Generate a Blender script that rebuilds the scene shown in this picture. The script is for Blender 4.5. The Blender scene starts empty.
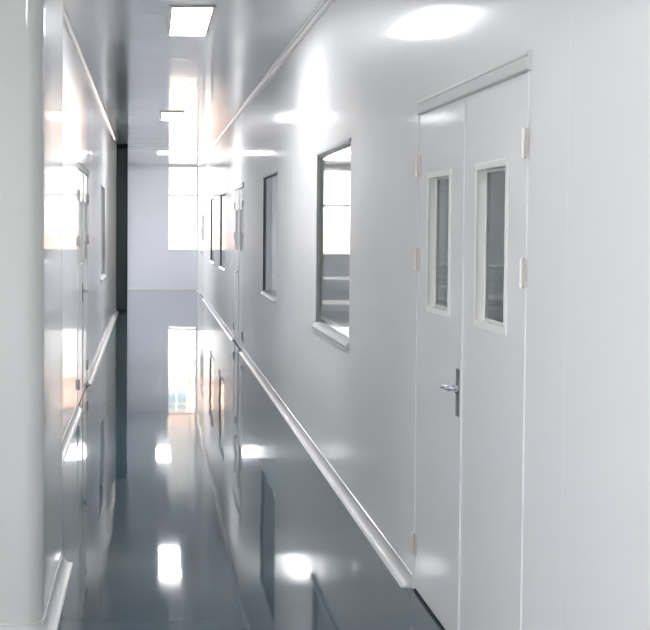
import bpy, bmesh, math
from mathutils import Matrix, Vector

SC = bpy.context.scene
COL = SC.collection
PI = math.pi

# ------------------------------------------------------------------ measures (metres)
CAM_Z = 1.55
H = 2.99            # ceiling
XR = 1.13           # right corridor wall face
XL = -0.61         # left corridor wall face
XN = -0.40         # face of the projecting wall on the near left
YN0, YN1 = 4.25, 5.22
YE = 27.6           # far wall face
YB = -2.0           # wall behind the photographer
XO = 6.4            # outer wall of the room on the right
XV = -3.0           # outer wall of the room on the left
WT = 0.042          # sandwich panel thickness
DW, DH = 0.71, 2.05  # half width and height of a door opening
RIGHT_DOORS = [4.16, 14.70, 24.85]
LEFT_DOORS = [10.36]
RIGHT_WINDOWS = [(6.52, 7.85), (10.28, 11.58), (17.42, 18.72), (20.40, 21.70)]
LEFT_WINDOWS = [(14.05, 15.4)]
WZ0, WZ1 = 0.88, 2.03
LAMPS = [0.95, 8.16, 15.2, 22.8]


# ------------------------------------------------------------------ materials
def new_mat(name):
    m = bpy.data.materials.new(name)
    m.use_nodes = True
    nt = m.node_tree
    b = nt.nodes['Principled BSDF']
    return m, nt, b


def math_node(nt, op, a, b=None, clamp=False):
    n = nt.nodes.new('ShaderNodeMath')
    n.operation = op
    n.use_clamp = clamp
    for i, v in enumerate((a, b)):
        if v is None:
            continue
        if isinstance(v, (int, float)):
            n.inputs[i].default_value = v
        else:
            nt.links.new(v, n.inputs[i])
    return n.outputs[0]


def plain(name, col, rough=0.5, metal=0.0, coat=0.0, coat_rough=0.05):
    m, nt, b = new_mat(name)
    b.inputs['Base Color'].default_value = (*col, 1)
    b.inputs['Roughness'].default_value = rough
    b.inputs['Metallic'].default_value = metal
    b.inputs['Coat Weight'].default_value = coat
    b.inputs['Coat Roughness'].default_value = coat_rough
    # a whisper of surface unevenness so that no surface is mathematically flat
    tc = nt.nodes.new('ShaderNodeTexCoord')
    nz = nt.nodes.new('ShaderNodeTexNoise')
    nz.inputs['Scale'].default_value = 9
    nt.links.new(tc.outputs['Object'], nz.inputs['Vector'])
    bp = nt.nodes.new('ShaderNodeBump')
    bp.inputs['Strength'].default_value = 0.04
    bp.inputs['Distance'].default_value = 0.002
    nt.links.new(nz.outputs['Fac'], bp.inputs['Height'])
    nt.links.new(bp.outputs['Normal'], b.inputs['Normal'])
    return m


def panel(name, col, axis, period, offset, joint=1.06, groove=0.0003, rough=0.45, coat=1.0, coat_rough=0.12, wave=0.02, seam=0.0035, ior=1.5):
    """Lacquered sandwich panels: fine joints every `period` metres along `axis`,
    sheet metal that is very slightly bowed between the joints."""
    m, nt, b = new_mat(name)
    L = nt.links
    tc = nt.nodes.new('ShaderNodeTexCoord')
    sp = nt.nodes.new('ShaderNodeSeparateXYZ')
    L.new(tc.outputs['Object'], sp.inputs[0])
    c = sp.outputs['XYZ'.index(axis)]
    t = math_node(nt, 'SUBTRACT', c, offset - period * 100)
    t = math_node(nt, 'MODULO', t, period)
    d = math_node(nt, 'MINIMUM', t, math_node(nt, 'SUBTRACT', period, t))
    line = math_node(nt, 'SUBTRACT', 1.0, math_node(nt, 'DIVIDE', d, seam), clamp=True)
    mix = nt.nodes.new('ShaderNodeMix')
    mix.data_type = 'RGBA'
    L.new(line, mix.inputs['Factor'])
    mix.inputs['A'].default_value = (*col, 1)
    mix.inputs['B'].default_value = (min(.95, col[0] * joint), min(.95, col[1] * joint), min(.95, col[2] * joint), 1)
    L.new(mix.outputs['Result'], b.inputs['Base Color'])
    b.inputs['Roughness'].default_value = rough
    b.inputs['Specular IOR Level'].default_value = 0.3
    b.inputs['Coat Weight'].default_value = coat
    b.inputs['Coat Roughness'].default_value = coat_rough
    b.inputs['Coat IOR'].default_value = ior
    # bowing: noise that varies along the panel run much faster than up the panel
    mp = nt.nodes.new('ShaderNodeMapping')
    sc = {'X': (1.2, 0.15, 0.15), 'Y': (0.15, 1.2, 0.15), 'Z': (0.15, 0.15, 1.2)}[axis]
    mp.inputs['Scale'].default_value = sc
    L.new(tc.outputs['Object'], mp.inputs['Vector'])
    nz = nt.nodes.new('ShaderNodeTexNoise')
    nz.inputs['Scale'].default_value = 1.6
    nz.inputs['Detail'].default_value = 2
    L.new(mp.outputs['Vector'], nz.inputs['Vector'])
    hgt = math_node(nt, 'SUBTRACT', math_node(nt, 'MULTIPLY', nz.outputs['Fac'], wave),
                    math_node(nt, 'MULTIPLY', line, groove))
    bp = nt.nodes.new('ShaderNodeBump')
    bp.inputs['Strength'].default_value = 1.0
    bp.inputs['Distance'].default_value = 1.0
    L.new(hgt, bp.inputs['Height'])
    L.new(bp.outputs['Normal'], b.inputs['Normal'])
    L.new(bp.outputs['Normal'], b.inputs['Coat Normal'])
    return m


def floor_material():
    m, nt, b = new_mat('epoxy_floor')
    L = nt.links
    tc = nt.nodes.new('ShaderNodeTexCoord')
    nz = nt.nodes.new('ShaderNodeTexNoise')
    nz.inputs['Scale'].default_value = 0.9
    nz.inputs['Detail'].default_value = 4
    L.new(tc.outputs['Object'], nz.inputs['Vector'])
    cr = nt.nodes.new('ShaderNodeValToRGB')
    cr.color_ramp.elements[0].position = 0.3
    cr.color_ramp.elements[0].color = (0.066, 0.104, 0.130, 1)
    cr.color_ramp.elements[1].position = 0.7
    cr.color_ramp.elements[1].color = (0.080, 0.120, 0.146, 1)
    L.new(nz.outputs['Fac'], cr.inputs['Fac'])
    L.new(cr.outputs['Color'], b.inputs['Base Color'])
    b.inputs['Roughness'].default_value = 0.5
    b.inputs['Specular IOR Level'].default_value = 0.0
    b.inputs['Coat Weight'].default_value = 1.0
    b.inputs['Coat Roughness'].default_value = 0.042
    b.inputs['Coat IOR'].default_value = 2.0
    n2 = nt.nodes.new('ShaderNodeTexNoise')
    n2.inputs['Scale'].default_value = 1.35
    n2.inputs['Detail'].default_value = 1.5
    L.new(tc.outputs['Object'], n2.inputs['Vector'])
    hgt = math_node(nt, 'MULTIPLY', n2.outputs['Fac'], 0.0030)
    bp = nt.nodes.new('ShaderNodeBump')
    bp.inputs['Strength'].default_value = 1.0
    bp.inputs['Distance'].default_value = 1.0
    L.new(hgt, bp.inputs['Height'])
    L.new(bp.outputs['Normal'], b.inputs['Coat Normal'])
    return m


def glass_material(name, tint=(0.93, 0.96, 0.96), rough=0.0):
    """Thin pane: clear with a Fresnel reflection."""
    m = bpy.data.materials.new(name)
    m.use_nodes = True
    nt = m.node_tree
    nt.nodes.clear()
    out = nt.nodes.new('ShaderNodeOutputMaterial')
    tr = nt.nodes.new('ShaderNodeBsdfTransparent')
    tr.inputs['Color'].default_value = (*tint, 1)
    gl = nt.nodes.new('ShaderNodeBsdfGlossy')
    gl.inputs['Roughness'].default_value = rough
    fr = nt.nodes.new('ShaderNodeFresnel')
    # the same reflectance on the way in and on the way out of the thin pane
    ge = nt.nodes.new('ShaderNodeNewGeometry')
    ior = math_node(nt, 'ADD', math_node(nt, 'MULTIPLY', ge.outputs['Backfacing'], 1 / 1.35 - 1.35), 1.35)
    nt.links.new(ior, fr.inputs['IOR'])
    mx = nt.nodes.new('ShaderNodeMixShader')
    nt.links.new(fr.outputs[0], mx.inputs[0])
    nt.links.new(tr.outputs[0], mx.inputs[1])
    nt.links.new(gl.outputs[0], mx.inputs[2])
    nt.links.new(mx.outputs[0], out.inputs[0])
    return m


def lamp_material(strength, col=(0.965, 0.965, 1.0)):
    m, nt, b = new_mat('lamp_diffuser')
    b.inputs['Base Color'].default_value = (0.9, 0.9, 0.9, 1)
    b.inputs['Emission Color'].default_value = (*col, 1)
    b.inputs['Emission Strength'].default_value = strength
    return m


M = {}
WHITE = (0.86, 0.855, 0.845)
M['wall_y'] = panel('wall_panels_along', WHITE, 'Y', 1.05, 3.12, coat=0.42, coat_rough=0.11, wave=0.002, seam=0.007)
M['wall_left'] = panel('wall_panels_left', WHITE, 'Y', 1.05, 5.6, coat=0.62, coat_rough=0.045, wave=0.0035)
M['wall_x'] = panel('wall_panels_across', (0.80, 0.805, 0.875), 'X', 0.26, -0.05, coat_rough=0.15, wave=0.004, seam=0.002)
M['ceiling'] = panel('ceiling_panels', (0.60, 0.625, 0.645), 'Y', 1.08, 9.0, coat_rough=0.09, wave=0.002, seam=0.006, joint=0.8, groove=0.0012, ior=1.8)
M['floor'] = floor_material()
M['door'] = plain('door_paint', (0.87, 0.865, 0.85), 0.42, 0, 0.6, 0.09)
M['trim'] = plain('trim_white', (0.76, 0.76, 0.75), 0.3, 0, 1.0, 0.1)
M['frame_white'] = plain('glazing_frame_white', (0.93, 0.92, 0.88), 0.5, 0, 0.15, 0.25)
M['head'] = plain('head_trim_grey', (0.70, 0.705, 0.68), 0.55, 0, 0.1, 0.3)
M['cove'] = plain('cove_aluminium', (0.74, 0.74, 0.73), 0.35, 0.2, 0.6, 0.16)
M['cove_top'] = plain('cove_top_aluminium', (0.80, 0.80, 0.79), 0.24, 0.7)
M['chrome'] = plain('lever_chrome', (0.62, 0.65, 0.70), 0.2, 0.9)
M['alu'] = plain('aluminium', (0.55, 0.56, 0.57), 0.35, 0.8)
M['steel'] = plain('brushed_steel', (0.74, 0.70, 0.67), 0.35, 0.6)
M['plate'] = plain('dark_plate', (0.22, 0.22, 0.22), 0.35, 0.6)
M['winframe'] = plain('window_frame_dark', (0.13, 0.135, 0.15), 0.4, 0.3)
M['winframe_grey'] = plain('window_frame_grey', (0.50, 0.51, 0.51), 0.4, 0.1)
M['glass'] = glass_material('window_glass')
M['outglass'] = glass_material('outside_glass', (0.97, 0.98, 0.98))
M['black'] = plain('black_strip_and_gap', (0.015, 0.02, 0.025), 0.6)
M['pier'] = plain('dark_green_grey', (0.045, 0.068, 0.062), 0.45, 0, 0.5, 0.1)
M['near'] = plain('near_wall_paint', (0.70, 0.69, 0.665), 0.45, 0, 1.0, 0.045)
M['lamp'] = lamp_material(12.5)
M['bench_white'] = plain('bench_laminate', (0.80, 0.81, 0.82), 0.35)
M['bench_blue'] = plain('bench_blue_grey', (0.06, 0.11, 0.135), 0.4)
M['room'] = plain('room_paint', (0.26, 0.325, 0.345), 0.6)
M['facade_white'] = plain('facade_white', (0.80, 0.79, 0.77), 0.8)
M['facade_orange'] = plain('facade_apricot', (0.84, 0.56, 0.43), 0.8)
M['facade_glass'] = plain('facade_glass', (0.16, 0.24, 0.28), 0.15)
M['ground'] = plain('paved_ground', (0.42, 0.41, 0.39), 0.9)


# ------------------------------------------------------------------ mesh helpers
def obj(name, bm, mat, parent=None, smooth=False, bevel=0.0, loc=None):
    bmesh.ops.remove_doubles(bm, verts=bm.verts, dist=1e-5)
    bmesh.ops.recalc_face_normals(bm, faces=bm.faces)
    me = bpy.data.meshes.new(name)
    bm.to_mesh(me)
    bm.free()
    me.materials.append(mat)
    if smooth:
        for p in me.polygons:
            p.use_smooth = True
        me.set_sharp_from_angle(angle=math.radians(40))
    o = bpy.data.objects.new(name, me)
    COL.objects.link(o)
    if parent is not None:
        o.parent = parent
    if loc:
        o.location = loc
    if bevel:
        b = o.modifiers.new('bevel', 'BEVEL')
        b.width = bevel
        b.segments = 2
        b.limit_method = 'ANGLE'
    return o


def box(bm, x0, x1, y0, y1, z0, z1):
    vs = [bm.verts.new((x, y, z)) for x in (x0, x1) for y in (y0, y1) for z in (z0, z1)]
    for f in ((0, 1, 3, 2), (4, 6, 7, 5), (0, 4, 5, 1), (2, 3, 7, 6), (0, 2, 6, 4), (1, 5, 7, 3)):
        bm.faces.new([vs[i] for i in f])


def slab(bm, u0, u1, z0, z1, t0, t1, holes, axis='Y'):
    """A wall in the (u, z) plane, thickness t0..t1 along the other axis, with rectangular holes (ua, ub, za, zb)."""
    us = sorted({u0, u1} | {h[0] for h in holes} | {h[1] for h in holes})
    zs = sorted({z0, z1} | {h[2] for h in holes} | {h[3] for h in holes})
    us = [u for u in us if u0 <= u <= u1]
    zs = [z for z in zs if z0 <= z <= z1]

    def solid(i, j):
        if i < 0 or j < 0 or i >= len(us) - 1 or j >= len(zs) - 1:
            return False
        cu, cz = (us[i] + us[i + 1]) / 2, (zs[j] + zs[j + 1]) / 2
        return not any(h[0] < cu < h[1] and h[2] < cz < h[3] for h in holes)
    cache = {}

    def v(u, z, t):
        k = (round(u, 5), round(z, 5), round(t, 5))
        if k not in cache:
            cache[k] = bm.verts.new((t, u, z) if axis == 'Y' else (u, t, z))
        return cache[k]
    for i in range(len(us) - 1):
        for j in range(len(zs) - 1):
            if not solid(i, j):
                continue
            a, b, c, d = us[i], us[i + 1], zs[j], zs[j + 1]
            for t in (t0, t1):
                bm.faces.new([v(a, c, t), v(b, c, t), v(b, d, t), v(a, d, t)])
            if not solid(i - 1, j):
                bm.faces.new([v(a, c, t0), v(a, d, t0), v(a, d, t1), v(a, c, t1)])
            if not solid(i + 1, j):
                bm.faces.new([v(b, c, t0), v(b, d, t0), v(b, d, t1), v(b, c, t1)])
            if not solid(i, j - 1):
                bm.faces.new([v(a, c, t0), v(b, c, t0), v(b, c, t1), v(a, c, t1)])
            if not solid(i, j + 1):
                bm.faces.new([v(a, d, t0), v(b, d, t0), v(b, d, t1), v(a, d, t1)])


def prism(bm, pts, z0, z1):
    lo = [bm.verts.new((x, y, z0)) for x, y in pts]
    hi = [bm.verts.new((x, y, z1)) for x, y in pts]
    n = len(pts)
    bm.faces.new(lo)
    bm.faces.new(hi)
    for i in range(n):
        bm.faces.new([lo[i], lo[(i + 1) % n], hi[(i + 1) % n], hi[i]])


def sweep(bm, profile, a, b):
    """Profile: list of 3D offsets; extruded from point a to point b."""
    A = [bm.verts.new(Vector(a) + Vector(p)) for p in profile]
    B = [bm.verts.new(Vector(b) + Vector(p)) for p in profile]
    n = len(profile)
    bm.faces.new(A)
    bm.faces.new(B)
    for i in range(n):
        bm.faces.new([A[i], A[(i + 1) % n], B[(i + 1) % n], B[i]])


def tube(bm, pts, r, n=12):
    rings = []
    for i, p in enumerate(pts):
        p = Vector(p)
        d = (Vector(pts[min(i + 1, len(pts) - 1)]) - Vector(pts[max(i - 1, 0)])).normalized()
        up = Vector((0, 0, 1)) if abs(d.z) < .9 else Vector((1, 0, 0))
        s = d.cross(up).normalized()
        t = s.cross(d).normalized()
        rr = r[i] if isinstance(r, (list, tuple)) else r
        rings.append([bm.verts.new(p + (s * math.cos(2 * PI * k / n) + t * math.sin(2 * PI * k / n)) * rr) for k in range(n)])
    for a, b in zip(rings, rings[1:]):
        for k in range(n):
            bm.faces.new([a[k], a[(k + 1) % n], b[(k + 1) % n], b[k]])
    bm.faces.new(rings[0])
    bm.faces.new(rings[-1])


def cove_profile(side, vert, r, n=6):
    """Concave quarter profile in the XZ plane. side: direction from the wall into the corridor (+1 / -1 in x);
    vert: +1 at the floor, -1 at the ceiling."""
    pts = [(0, 0, 0), (side * (r + .006), 0, 0), (side * (r + .006), 0, vert * .003)]
    for k in range(n + 1):
        a = PI / 2 * k / n
        pts.append((side * (r - r * math.sin(a) + .004), 0, vert * (r - r * math.cos(a) + .003)))
    pts.append((side * .004, 0, vert * (r + .012)))
    pts.append((0, 0, vert * (r + .014)))
    return pts


def empty(name, loc, rz=0.0, parent=None):
    o = bpy.data.objects.new(name, None)
    o.location = loc
    o.rotation_euler = (0, 0, rz)
    o.empty_display_size = .1
    COL.objects.link(o)
    if parent is not None:
        o.parent = parent
    return o


def tag(o, label, cat, group=None, kind=None):
    o['label'] = label
    o['category'] = cat
    if group:
        o['group'] = group
    if kind:
        o['kind'] = kind
    return o


def copy_tree(o, parent=None, name=None):
    c = o.copy()
    if name:
        c.name = name
    COL.objects.link(c)
    if parent is not None:
        c.parent = parent
    for ch in list(o.children):
        copy_tree(ch, c)
    return c


def S(o, label, cat):
    return tag(o, label, cat, kind='structure')


# ------------------------------------------------------------------ room shell
bm = bmesh.new()
box(bm, XV - .1, XO + .1, YB - .1, YE + .12, -0.12, 0)
S(obj('floor', bm, M['floor']), 'glossy blue-grey poured resin floor of the long corridor', 'floor')

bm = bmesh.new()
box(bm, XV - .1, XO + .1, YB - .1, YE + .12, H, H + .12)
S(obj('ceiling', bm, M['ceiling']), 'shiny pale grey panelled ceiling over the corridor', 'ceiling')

r_holes = [(y - DW, y + DW, 0.0, DH) for y in RIGHT_DOORS] + [(a, b, WZ0, WZ1) for a, b in RIGHT_WINDOWS]
bm = bmesh.new()
slab(bm, YB, YE, 0, H, XR, XR + WT, r_holes, 'Y')
S(obj('wall_right', bm, M['wall_y']), 'long glossy white panel wall with doors and windows on the right', 'wall')

l_holes = [(y - DW, y + DW, 0.0, DH) for y in LEFT_DOORS] + [(a, b, WZ0, WZ1) for a, b in LEFT_WINDOWS] + [(20.95, 27.5, 0.0, 2.8)]  # last hole opens the added passage that brings daylight to the end wall
bm = bmesh.new()
slab(bm, YN1, YE, 0, H, XL - WT, XL, l_holes, 'Y')
S(obj('wall_left', bm, M['wall_left']), 'mirror-like white panel wall receding on the left of the corridor', 'wall')

# projecting wall on the near left, with a rounded outer corner
R = 0.07
pts = [(XV, YN0), (XN - R - .02, YN0), (XN - R - .01, YN0), (XN - R, YN0)]
pts += [(XN - R + R * math.sin(a), YN0 + R - R * math.cos(a)) for a in [PI / 2 * k / 10 for k in range(1, 11)]]
pts += [(XN, YN0 + R + .006), (XN, YN0 + R + .012), (XN, YN1), (XV, YN1)]
bm = bmesh.new()
prism(bm, pts, 0, H)
S(obj('wall_near', bm, M['near'], smooth=True), 'blank white wall end with rounded corner at the left edge', 'wall')

far_holes = [(0.42, 1.11, 0.95, 2.95), (3.9, 5.4, 0.86, 2.88)]
bm = bmesh.new()
slab(bm, XV, XO, 0, H, YE, YE + .12, far_holes, 'X')
S(obj('wall_far', bm, M['wall_x']), 'pale end wall of the corridor holding the bright window', 'wall')

bm = bmesh.new()
slab(bm, XV, XO, 0, H, YB - .1, YB, [], 'X')
S(obj('wall_back', bm, M['near']), 'white wall behind the viewpoint', 'wall')
bm = bmesh.new()
slab(bm, YB, YE, 0, H, XO, XO + .1, [], 'Y')
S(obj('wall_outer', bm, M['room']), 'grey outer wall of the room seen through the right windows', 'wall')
bm = bmesh.new()
slab(bm, YB, YE, 0, H, XV - .1, XV, [(-.7, 3.5, .8, 2.6), (21.7, 27.1, 0.5, 2.75)], 'Y')  # holes of the added lobby and passage windows
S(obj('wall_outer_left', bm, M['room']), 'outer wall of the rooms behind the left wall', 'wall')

bm = bmesh.new()
slab(bm, XV, XL - WT, 0, H, 20.85, 20.93, [], 'X')  # partition of the added passage, keeps its daylight out of the left room
S(obj('wall_added_passage', bm, M['near']), 'side wall of the passage added behind the dark panel to light the end wall', 'wall')

# dark panel standing out of the left wall near the far end
pier = empty('wall_pier', (XL, 20.5, 0))
S(pier, 'dark green-grey full-height panel standing out at far left', 'pier')
bm = bmesh.new()
box(bm, 0, 0.185, 0, 0.10, 0.0, H)
obj('panel', bm, M['pier'], pier)
bm = bmesh.new()
box(bm, 0.185, 0.197, -0.012, 0.112, 0.0, H)
obj('edge_strip', bm, M['black'], pier)
bm = bmesh.new()
box(bm, 0, 0.185, -0.014, 0, 0.0, 0.05)
obj('kick_plate', bm, M['black'], pier)
bm = bmesh.new()
box(bm, 0, 0.185, -0.02, 0, H - 0.09, H - 0.012)
obj('head_strip', bm, M['black'], pier)


# ------------------------------------------------------------------ coves along the walls
def segments(y0, y1, doors):
    out, y = [], y0
    for d in sorted(doors):
        a, b = d - DW - .012, d + DW + .012
        if a > y:
            out.append((y, a))
        y = max(y, b)
    if y1 > y:
        out.append((y, y1))
    return out


CR = 0.044
bm = bmesh.new()
for a, b in segments(YB, YE, RIGHT_DOORS):
    sweep(bm, cove_profile(-1, 1, CR), (XR, a, 0), (XR, b, 0))
S(obj('baseboard_right', bm, M['cove'], smooth=True), 'light coved skirting strip where right wall meets floor', 'baseboard')
bm = bmesh.new()
for a, b in segments(YN1, YE, LEFT_DOORS):
    if a < 20.5 < b:
        sweep(bm, cove_profile(1, 1, CR), (XL, a, 0), (XL, 20.48, 0))
        sweep(bm, cove_profile(1, 1, CR), (XL, 20.62, 0), (XL, 20.94, 0))
    else:
        sweep(bm, cove_profile(1, 1, CR), (XL, a, 0), (XL, b, 0))
S(obj('baseboard_left', bm, M['cove'], smooth=True), 'light coved skirting strip where left wall meets floor', 'baseboard')

# the cove wraps round the near wall end
bm = bmesh.new()
prof = cove_profile(1, 1, CR)
path = [((XV, YN0), (0, -1))]
for k in range(0, 11):
    a = PI / 2 * k / 10
    path.append(((XN - R + R * math.sin(a), YN0 + R - R * math.cos(a)), (math.sin(a), -math.cos(a))))
path.append(((XN, YN1), (1, 0)))
rings = []
for (px, py), (nx, ny) in path:
    rings.append([bm.verts.new((px + nx * p[0], py + ny * p[0], p[2])) for p in prof])
for A, B in zip(rings, rings[1:]):
    n = len(prof)
    for i in range(n):
        bm.faces.new([A[i], A[(i + 1) % n], B[(i + 1) % n], B[i]])
bm.faces.new(rings[0])
bm.faces.new(rings[-1])
S(obj('baseboard_near', bm, M['cove'], smooth=True), 'coved skirting round the foot of the near left wall end', 'baseboard')

bm = bmesh.new()
sweep(bm, cove_profile(-1, -1, CR - .008), (XR, YB, H), (XR, YE, H))
S(obj('trim_1', bm, M['cove_top'], smooth=True), 'bright coved strip along top of the right wall', 'trim')
bm = bmesh.new()
sweep(bm, cove_profile(1, -1, CR - .008), (XL, YN1, H), (XL, 20.48, H))
S(obj('trim_2', bm, M['cove_top'], smooth=True), 'bright coved strip along top of the left wall', 'trim')
bm = bmesh.new()
prof = [(0, -p[0], p[2]) for p in cove_profile(1, 1, CR)]
sweep(bm, prof, (XL + .06, YE, 0), (XR - .06, YE, 0))
S(obj('baseboard_far', bm, M['cove'], smooth=True), 'coved skirting at the foot of the end wall', 'baseboard')


# ------------------------------------------------------------------ double doors
def make_door(name, loc, rz):
    """Local frame: origin on the floor in the wall face, y along the wall, -x into the corridor."""
    root = empty(name, loc, rz)
    j = 0.015
    bm = bmesh.new()
    for s in (-1, 1):
        a, b = sorted((s * DW, s * (DW - j)))
        box(bm, -0.004, 0.041, a, b, 0, DH)
    box(bm, 0.0, 0.041, -DW + j, DW - j, DH - .03, DH)
    obj('door_frame', bm, M['door'], root, bevel=.002)
    bm = bmesh.new()
    sweep(bm, [(0, 0, 2.014), (-.012, 0, 2.016), (-.015, 0, 2.020), (-.013, 0, 2.058), (-.016, 0, 2.062), (-.014, 0, 2.072), (0, 0, 2.076)],
          (0, -DW - .02, 0), (0, DW - .03, 0))
    obj('head_trim', bm, M['head'], root)
    bm = bmesh.new()
    box(bm, -0.003, 0.041, -DW + j, DW - j, 0.0, 0.006)  # black strip paints the dark gap under the leaves
    obj('threshold_gap', bm, M['black'], root)
    lw = DW - j - .003
    for s in (-1, 1):
        leaf = empty('door_leaf', (0, 0, 0), 0, root)
        # door leaf itself is a mesh: replace the empty by the slab mesh
        COL.objects.unlink(leaf)
        bpy.data.objects.remove(leaf)
        a, b = (0.002, lw) if s > 0 else (-lw, -0.002)
        c = s * 0.345
        bm = bmesh.new()
        slab(bm, a, b, 0.014, DH - .034, 0.0, 0.040, [(c - .162, c + .162, 1.223, 1.747)], 'Y')
        leaf = obj('door_leaf', bm, M['door'], root)
        # glazing frame
        bm = bmesh.new()
        slab(bm, c - .182, c + .182, 1.203, 1.767, -0.006, 0.0, [(c - .158, c + .158, 1.227, 1.743)], 'Y')
        slab(bm, c - .162, c + .162, 1.223, 1.747, 0.0, 0.040, [(c - .158, c + .158, 1.227, 1.743)], 'Y')
        obj('glazing_frame', bm, M['frame_white'], leaf, bevel=.002)
        bm = bmesh.new()
        slab(bm, c - .158, c + .158, 1.227, 1.743, 0.026, 0.0285, [(c - .150, c + .150, 1.235, 1.735)], 'Y')
        obj('glazing_bead', bm, M['head'], leaf)
        bm = bmesh.new()
        box(bm, 0.029, 0.034, c - .158, c + .158, 1.227, 1.743)
        obj('glass', bm, M['glass'], leaf)
        for z in (0.20, 1.41, 1.80):
            bm = bmesh.new()
            y = s * (lw + .003)
            for k in range(3):
                tube(bm, [(-.011, y, z - .042 + .029 * k), (-.011, y, z - .042 + .029 * k + .026)], .0085)
            tube(bm, [(-.011, y, z - .046), (-.011, y, z + .046)], .0055)
            box(bm, -.006, -.0005, y - s * .035, y, z - .045, z + .045)
            box(bm, -.0065, -.0042, y, y + s * .022, z - .045, z + .045)
            obj('hinge', bm, M['steel'], leaf, smooth=True)
        if s > 0:
            bm = bmesh.new()
            box(bm, -.006, 0.0, 0.004, 0.052, 0.855, 1.030)
            pl = obj('lock_plate', bm, M['plate'], leaf, bevel=.002)
            bm = bmesh.new()
            z = 0.958
            tube(bm, [(-.006, .028, z), (-.016, .028, z)], .020, 16)
            tube(bm, [(-.016, .028, z), (-.030, .028, z), (-.037, .032, z), (-.040, .045, z), (-.040, .118, z - .004), (-.034, .126, z - .004)],
                 [.010, .010, .011, .010, .009, .008])
            obj('lever_handle', bm, M['chrome'], leaf, smooth=True)
        else:
            bm = bmesh.new()
            box(bm, -.006, 0.0, -0.020, 0.0, 0.03, DH - .05)
            obj('meeting_strip', bm, M['door'], leaf, bevel=.0015)
    return root


d1 = make_door('door_1', (XR, RIGHT_DOORS[0], 0), 0)
S(d1, 'large white double door with two narrow windows in the near right wall', 'door')
for i, y in enumerate(RIGHT_DOORS[1:]):
    c = copy_tree(d1, name=f'door_{i + 2}')
    c.location = (XR, y, 0)
    S(c, ['white double door in the right wall between the second and third windows',
          'farthest white double door in the right wall, beside the end wall'][i], 'door')
c = copy_tree(d1, name='door_4')
c.location = (XL, LEFT_DOORS[0], 0)
c.rotation_euler = (0, 0, PI)
S(c, 'white double door with narrow windows in the reflective left wall', 'door')


# ------------------------------------------------------------------ corridor windows
def make_window(name, loc, rz, w, h, z0, frame_mat):
    root = empty(name, loc, rz)
    hw = w / 2
    f = 0.020
    bm = bmesh.new()
    slab(bm, -hw, hw, z0, z0 + h, 0.002, 0.020, [(-hw + .012, hw - .012, z0 + .012, z0 + h - .012)], 'Y')
    slab(bm, -hw + .012, hw - .012, z0 + .012, z0 + h - .012, 0.016, 0.020,
         [(-hw + f, hw - f, z0 + f, z0 + h - f)], 'Y')
    obj('window_frame', bm, frame_mat, root)
    bm = bmesh.new()
    box(bm, 0.017, 0.0195, -hw + f - .006, hw - f + .006, z0 + f - .006, z0 + h - f + .006)
    obj('glass', bm, M['glass'], root)
    bm = bmesh.new()
    sweep(bm, [(0.0155, 0, z0 + .016), (-.004, 0, z0 + .006), (-.022, 0, z0 - .014), (-.020, 0, z0 - .028), (0, 0, z0 - .034), (0, 0, z0), (.0155, 0, z0 + .002)],
          (0, -hw - .01, 0), (0, hw + .01, 0))
    obj('window_sill', bm, M['trim'], root)
    bm = bmesh.new()
    slab(bm, -hw, hw, z0, z0 + h, 0.0205, WT + .004, [(-hw + .012, hw - .012, z0 + .012, z0 + h - .012)], 'Y')
    obj('inner_lining', bm, M['frame_white'], root)
    bm = bmesh.new()
    sweep(bm, [(0, 0, z0 + h + .018), (-.006, 0, z0 + h + .016), (-.006, 0, z0 + h - .004), (0.002, 0, z0 + h - .006), (0.002, 0, z0 + h + .010)],
          (0, -hw - .006, 0), (0, hw + .006, 0))
    obj('head_trim', bm, M['winframe_grey'], root)
    return root


wl = ['tall window nearest on the right, white bars of a bench behind its glass',
      'second window from the double door in the right wall, dark far jamb',
      'third window in right wall, dark upright sliver just past the middle double door',
      'fourth window in right wall, thinnest dark sliver before the end wall']
for i, (a, b) in enumerate(RIGHT_WINDOWS):
    w = make_window(f'window_{i + 1}', (XR, (a + b) / 2, 0), 0, b - a, WZ1 - WZ0, WZ0,
                    M['winframe_grey'] if i == 0 else M['winframe'])
    S(w, wl[i], 'window')
a, b = LEFT_WINDOWS[0]
w = make_window('window_5', (XL, (a + b) / 2, 0), PI, b - a, WZ1 - WZ0, WZ0, M['winframe_grey'])
S(w, 'narrow-looking window in left wall beyond the left double door', 'window')


# ------------------------------------------------------------------ windows to the outside
def outside_window(name, x0, x1, z0, z1, ztr, mulls, y=YE, rz=0):
    root = empty(name, ((x0 + x1) / 2, y, 0), rz)
    cx = (x0 + x1) / 2
    bm = bmesh.new()
    f = .018
    xs = [x0 - cx, x1 - cx]
    holes = []
    cuts = [x0] + list(mulls) + [x1]
    for p, q in zip(cuts, cuts[1:]):
        pa = p - cx + (f if p == x0 else f / 2)
        qa = q - cx - (f if q == x1 else f / 2)
        holes.append((pa, qa, z0 + f, ztr - .025))
        holes.append((pa, qa, ztr + .025, z1 - f))
    slab(bm, xs[0], xs[1], z0, z1, 0.03, 0.08, holes, 'X')
    obj('window_frame', bm, M['frame_white'], root)
    for h in holes:
        bm = bmesh.new()
        box(bm, h[0], h[1], .052, .057, h[2], h[3])
        obj('pane', bm, M['outglass'], root)
    bm = bmesh.new()
    box(bm, xs[0], xs[1], -.02, .03, z0 - .03, z0)
    obj('window_sill', bm, M['trim'], root, bevel=.004)
    return root


S(outside_window('window_6', .42, 1.11, .95, 2.95, 2.27, [.96]), 'dazzling daylight window at the end of the corridor', 'window')
S(outside_window('window_7', 3.9, 5.4, .86, 2.88, 2.03, [4.9]), 'daylight window of the side room, seen through the nearest right window', 'window')

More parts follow.
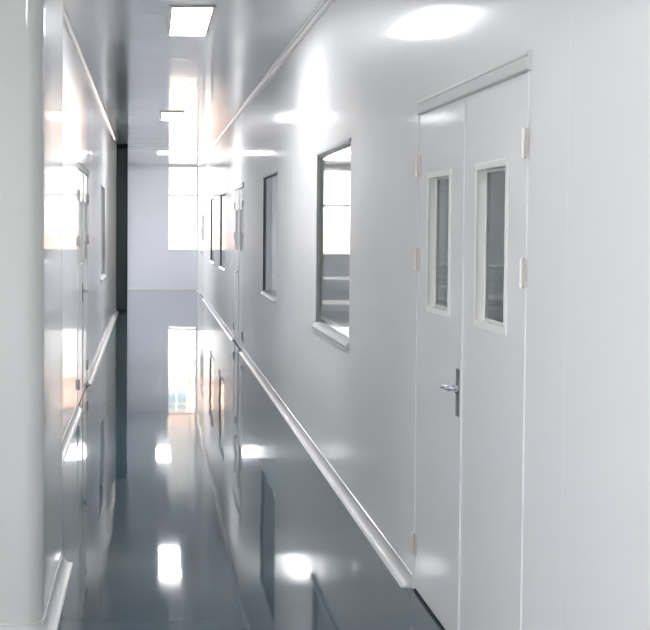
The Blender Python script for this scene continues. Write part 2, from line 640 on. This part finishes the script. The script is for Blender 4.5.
o = outside_window('window_8', -2.1, 2.1, .8, 2.6, 2.0, [-.7, .7], 0, PI / 2)  # added out of view to brighten the near right wall
o.location = (XV, 1.4, 0)
S(o, 'wide lobby window added left of the viewpoint to light the near walls', 'window')
o = outside_window('window_9', -2.7, 2.7, .5, 2.75, 2.15, [-.9, .9], 0, PI / 2)  # added out of view, daylight from here brightens the end wall
o.location = (XV, 24.4, 0)
S(o, 'unseen window added in the passage behind the dark panel to light the end wall', 'window')

# ------------------------------------------------------------------ ceiling lamps
LW, LL = 0.262, 1.10
lx = 0.27


def make_lamp():
    root = empty('ceiling_light', (0, 0, H))
    bm = bmesh.new()
    w, l = LW / 2 + .022, LL / 2 + .022
    for (a, b, c, d) in ((-w, -w + .022, -l, l), (w - .022, w, -l, l), (-w + .022, w - .022, -l, -l + .022), (-w + .022, w - .022, l - .022, l)):
        box(bm, a, b, c, d, -.014, 0)
    obj('frame', bm, M['alu'], root)
    bm = bmesh.new()
    box(bm, -LW / 2, LW / 2, -LL / 2, LL / 2, -.010, -.001)
    obj('diffuser', bm, M['lamp'], root)
    return root


ll = ['panel light in the ceiling over the near doors, above the viewpoint',
      'largest square-looking lit ceiling panel, at the top of the corridor',
      'lit ceiling panel second in the row, small beside the window glare',
      'smallest lit ceiling panel, farthest along near the end wall']
proto = make_lamp()
for i, y in enumerate(LAMPS):
    o = proto if i == 0 else copy_tree(proto)
    o.location = (lx, y, H)
    tag(o, ll[i], 'ceiling light', 'panel lights along the corridor ceiling')


for x, y in ((-1.9, -0.9),):  # unseen lamp added to brighten the near walls
    o = copy_tree(proto)
    o.location = (x, y, H)
    tag(o, 'unseen panel light added in the lobby ceiling to brighten the near walls', 'ceiling light', 'added panel lights in the lobby ceiling')
for i, (x, y) in enumerate(((3.8, 24.4), (3.2, 17.5), (3.2, 11.5))):  # the last two are unseen, added to brighten the room
    o = copy_tree(proto)
    o.location = (x, y, H)
    tag(o, ['lit panel in the side room ceiling, at top of the nearest right window glass',
            'unseen panel light added to brighten the middle of the side room',
            'unseen panel light added above the side room benches to brighten them'][i],
        'ceiling light', 'panel lights in the side room')

# ------------------------------------------------------------------ furniture of the side room
def make_bench(name, loc, w, d, top, riser):
    root = empty(name, loc)
    bm = bmesh.new()
    box(bm, -w / 2, w / 2, 0, d, top - .035, top)
    obj('worktop', bm, M['bench_white'], root, bevel=.004)
    for sx in (-1, 1):
        for y in (.03, d - .03):
            bm = bmesh.new()
            x = sx * (w / 2 - .04)
            box(bm, x - .02, x + .02, y - .02, y + .02, 0, top - .035)
            obj('leg', bm, M['alu'], root)
    bm = bmesh.new()
    box(bm, -w / 2 + .06, w / 2 - .06, .015, .035, top - .095, top - .058)
    obj('front_rail', bm, M['bench_white'], root)
    bm = bmesh.new()
    box(bm, -w / 2 + .061, w / 2 - .061, .01, d - .01, .56, .64)
    obj('lower_shelf', bm, M['bench_white'], root, bevel=.004)
    if riser:
        for sx in (-1, 1):
            bm = bmesh.new()
            x = sx * (w / 2 - .05)
            box(bm, x - .015, x + .015, d - .05, d - .02, top, 1.30)
            obj('upright', bm, M['alu'], root)
        for z in (1.06, 1.17):
            bm = bmesh.new()
            box(bm, -w / 2 + .066, w / 2 - .066, d - .30, d - .01, z, z + .022)
            obj('upper_shelf', bm, M['bench_white'], root)
        bm = bmesh.new()
        box(bm, -w / 2 + .07, w / 2 - .07, .04, d - .05, .02, .54)
        cab = obj('cabinet', bm, M['bench_blue'], root)
        for k in range(3):
            bm = bmesh.new()
            x0 = -w / 2 + .09 + k * (w - .18) / 3
            box(bm, x0 + .01, x0 + (w - .18) / 3 - .01, .025, .04, .04, .52)
            obj('cabinet_door', bm, M['bench_blue'], cab, bevel=.003)
    return root


tag(make_bench('workbench', (2.55, 13.3, 0), 1.9, .75, .93, False),
    'white workbench with lower shelf behind the nearest right window', 'workbench')
tag(make_bench('shelved_workbench', (3.1, 9.9, 0), 1.7, .75, .92, True),
    'bench with shelves above, seen through the near door windows', 'workbench')

# ------------------------------------------------------------------ outside
bm = bmesh.new()
box(bm, -60, 60, -60, 140, -.6, -.5)
S(obj('ground', bm, M['ground']), 'paved ground outside the building', 'ground')

bd = empty('building', (0, 46, -.5))
tag(bd, 'apricot and white building outside the end window', 'building')
bm = bmesh.new()
box(bm, -14, 20, 0, 10, 0, 1.75)
obj('plinth', bm, M['facade_orange'], bd)
bm = bmesh.new()
box(bm, -14, 20, 0.02, 10, 1.75, 4.95)
obj('white_band', bm, M['facade_white'], bd)
bm = bmesh.new()
holes = [(x, x + .9, 5.47, 6.35) for x in [-9.4 + 2.5 * k for k in range(10)]]
slab(bm, -14, 20, 4.95, 7.0, 0, .3, holes, 'X')
box(bm, -14, 20, .3, 10, 4.95, 7.0)
obj('wall', bm, M['facade_orange'], bd)
for h in holes:
    bm = bmesh.new()
    slab(bm, h[0], h[1], h[2], h[3], .05, .12, [(h[0] + .05, h[0] + .43, h[2] + .05, h[3] - .05), (h[0] + .47, h[1] - .05, h[2] + .05, h[3] - .05)], 'X')
    f = obj('window', bm, M['facade_white'], bd)
    bm = bmesh.new()
    box(bm, h[0] + .05, h[1] - .05, .125, .14, h[2] + .05, h[3] - .05)
    obj('pane', bm, M['facade_glass'], f)
bm = bmesh.new()
box(bm, -14.3, 20.3, -.3, 10.3, 7.0, 7.2)
obj('roof', bm, M['facade_white'], bd)

# ------------------------------------------------------------------ light
w = bpy.data.worlds.new('overcast_sky')
SC.world = w
w.use_nodes = True
nt = w.node_tree
bg = nt.nodes['Background']
bg.inputs['Color'].default_value = (0.97, 0.96, 1.0, 1)
bg.inputs['Strength'].default_value = 1.35

sun = bpy.data.lights.new('sun', 'SUN')
sun.energy = 2.9
sun.angle = math.radians(3)
sun.color = (1.0, 0.95, 0.88)
so = bpy.data.objects.new('sun', sun)
so.rotation_euler = (math.radians(48), 0, math.radians(14))
COL.objects.link(so)

for nm, pos, rot, sx, sy in (
        ('daylight_portal', (.765, YE + .13, 1.95), (-PI / 2, 0, 0), .69, 2.0),
        ('daylight_portal_room', (4.65, YE + .13, 1.87), (-PI / 2, 0, 0), 1.5, 2.02),
        ('daylight_portal_lobby', (XV - .11, 1.4, 1.7), (0, -PI / 2, 0), 1.8, 4.2),  # portal of the added lobby window
        ('daylight_portal_passage', (XV - .11, 24.4, 1.625), (0, -PI / 2, 0), 2.25, 5.4)):  # portal of the added passage window
    al = bpy.data.lights.new(nm, 'AREA')
    al.shape = 'RECTANGLE'
    al.size, al.size_y = sx, sy
    al.cycles.is_portal = True
    ao = bpy.data.objects.new(nm, al)
    ao.location = pos
    ao.rotation_euler = rot      # faces into the building
    COL.objects.link(ao)

# ------------------------------------------------------------------ camera
F = 1150.0
pitch, roll = math.radians(1.9), math.radians(0.25)
cam = bpy.data.cameras.new('camera')
cam.sensor_fit = 'HORIZONTAL'
cam.sensor_width = 36.0
cam.lens = F / 650 * 36.0
cam.clip_end = 500
cam.shift_x = (325 - 150.5) / 650
cam.shift_y = -((315 - 225) - F * math.tan(pitch)) / 650
co = bpy.data.objects.new('camera', cam)
COL.objects.link(co)
co.matrix_world = Matrix.Translation((0, 0, CAM_Z)) @ Matrix.Rotation(PI / 2 - pitch, 4, 'X') @ Matrix.Rotation(roll, 4, 'Z')
SC.camera = co

vs = SC.view_settings
vs.view_transform = 'Standard'
vs.look = 'None'
vs.gamma = 1.0
vs.use_curve_mapping = False
vs.exposure = 1.95
try:
    SC.cycles.use_denoising = True
    SC.cycles.max_bounces = 14
    SC.cycles.diffuse_bounces = 8
    SC.cycles.glossy_bounces = 8
    SC.cycles.transparent_max_bounces = 16
    SC.cycles.sample_clamp_indirect = 12.0
except Exception:
    pass
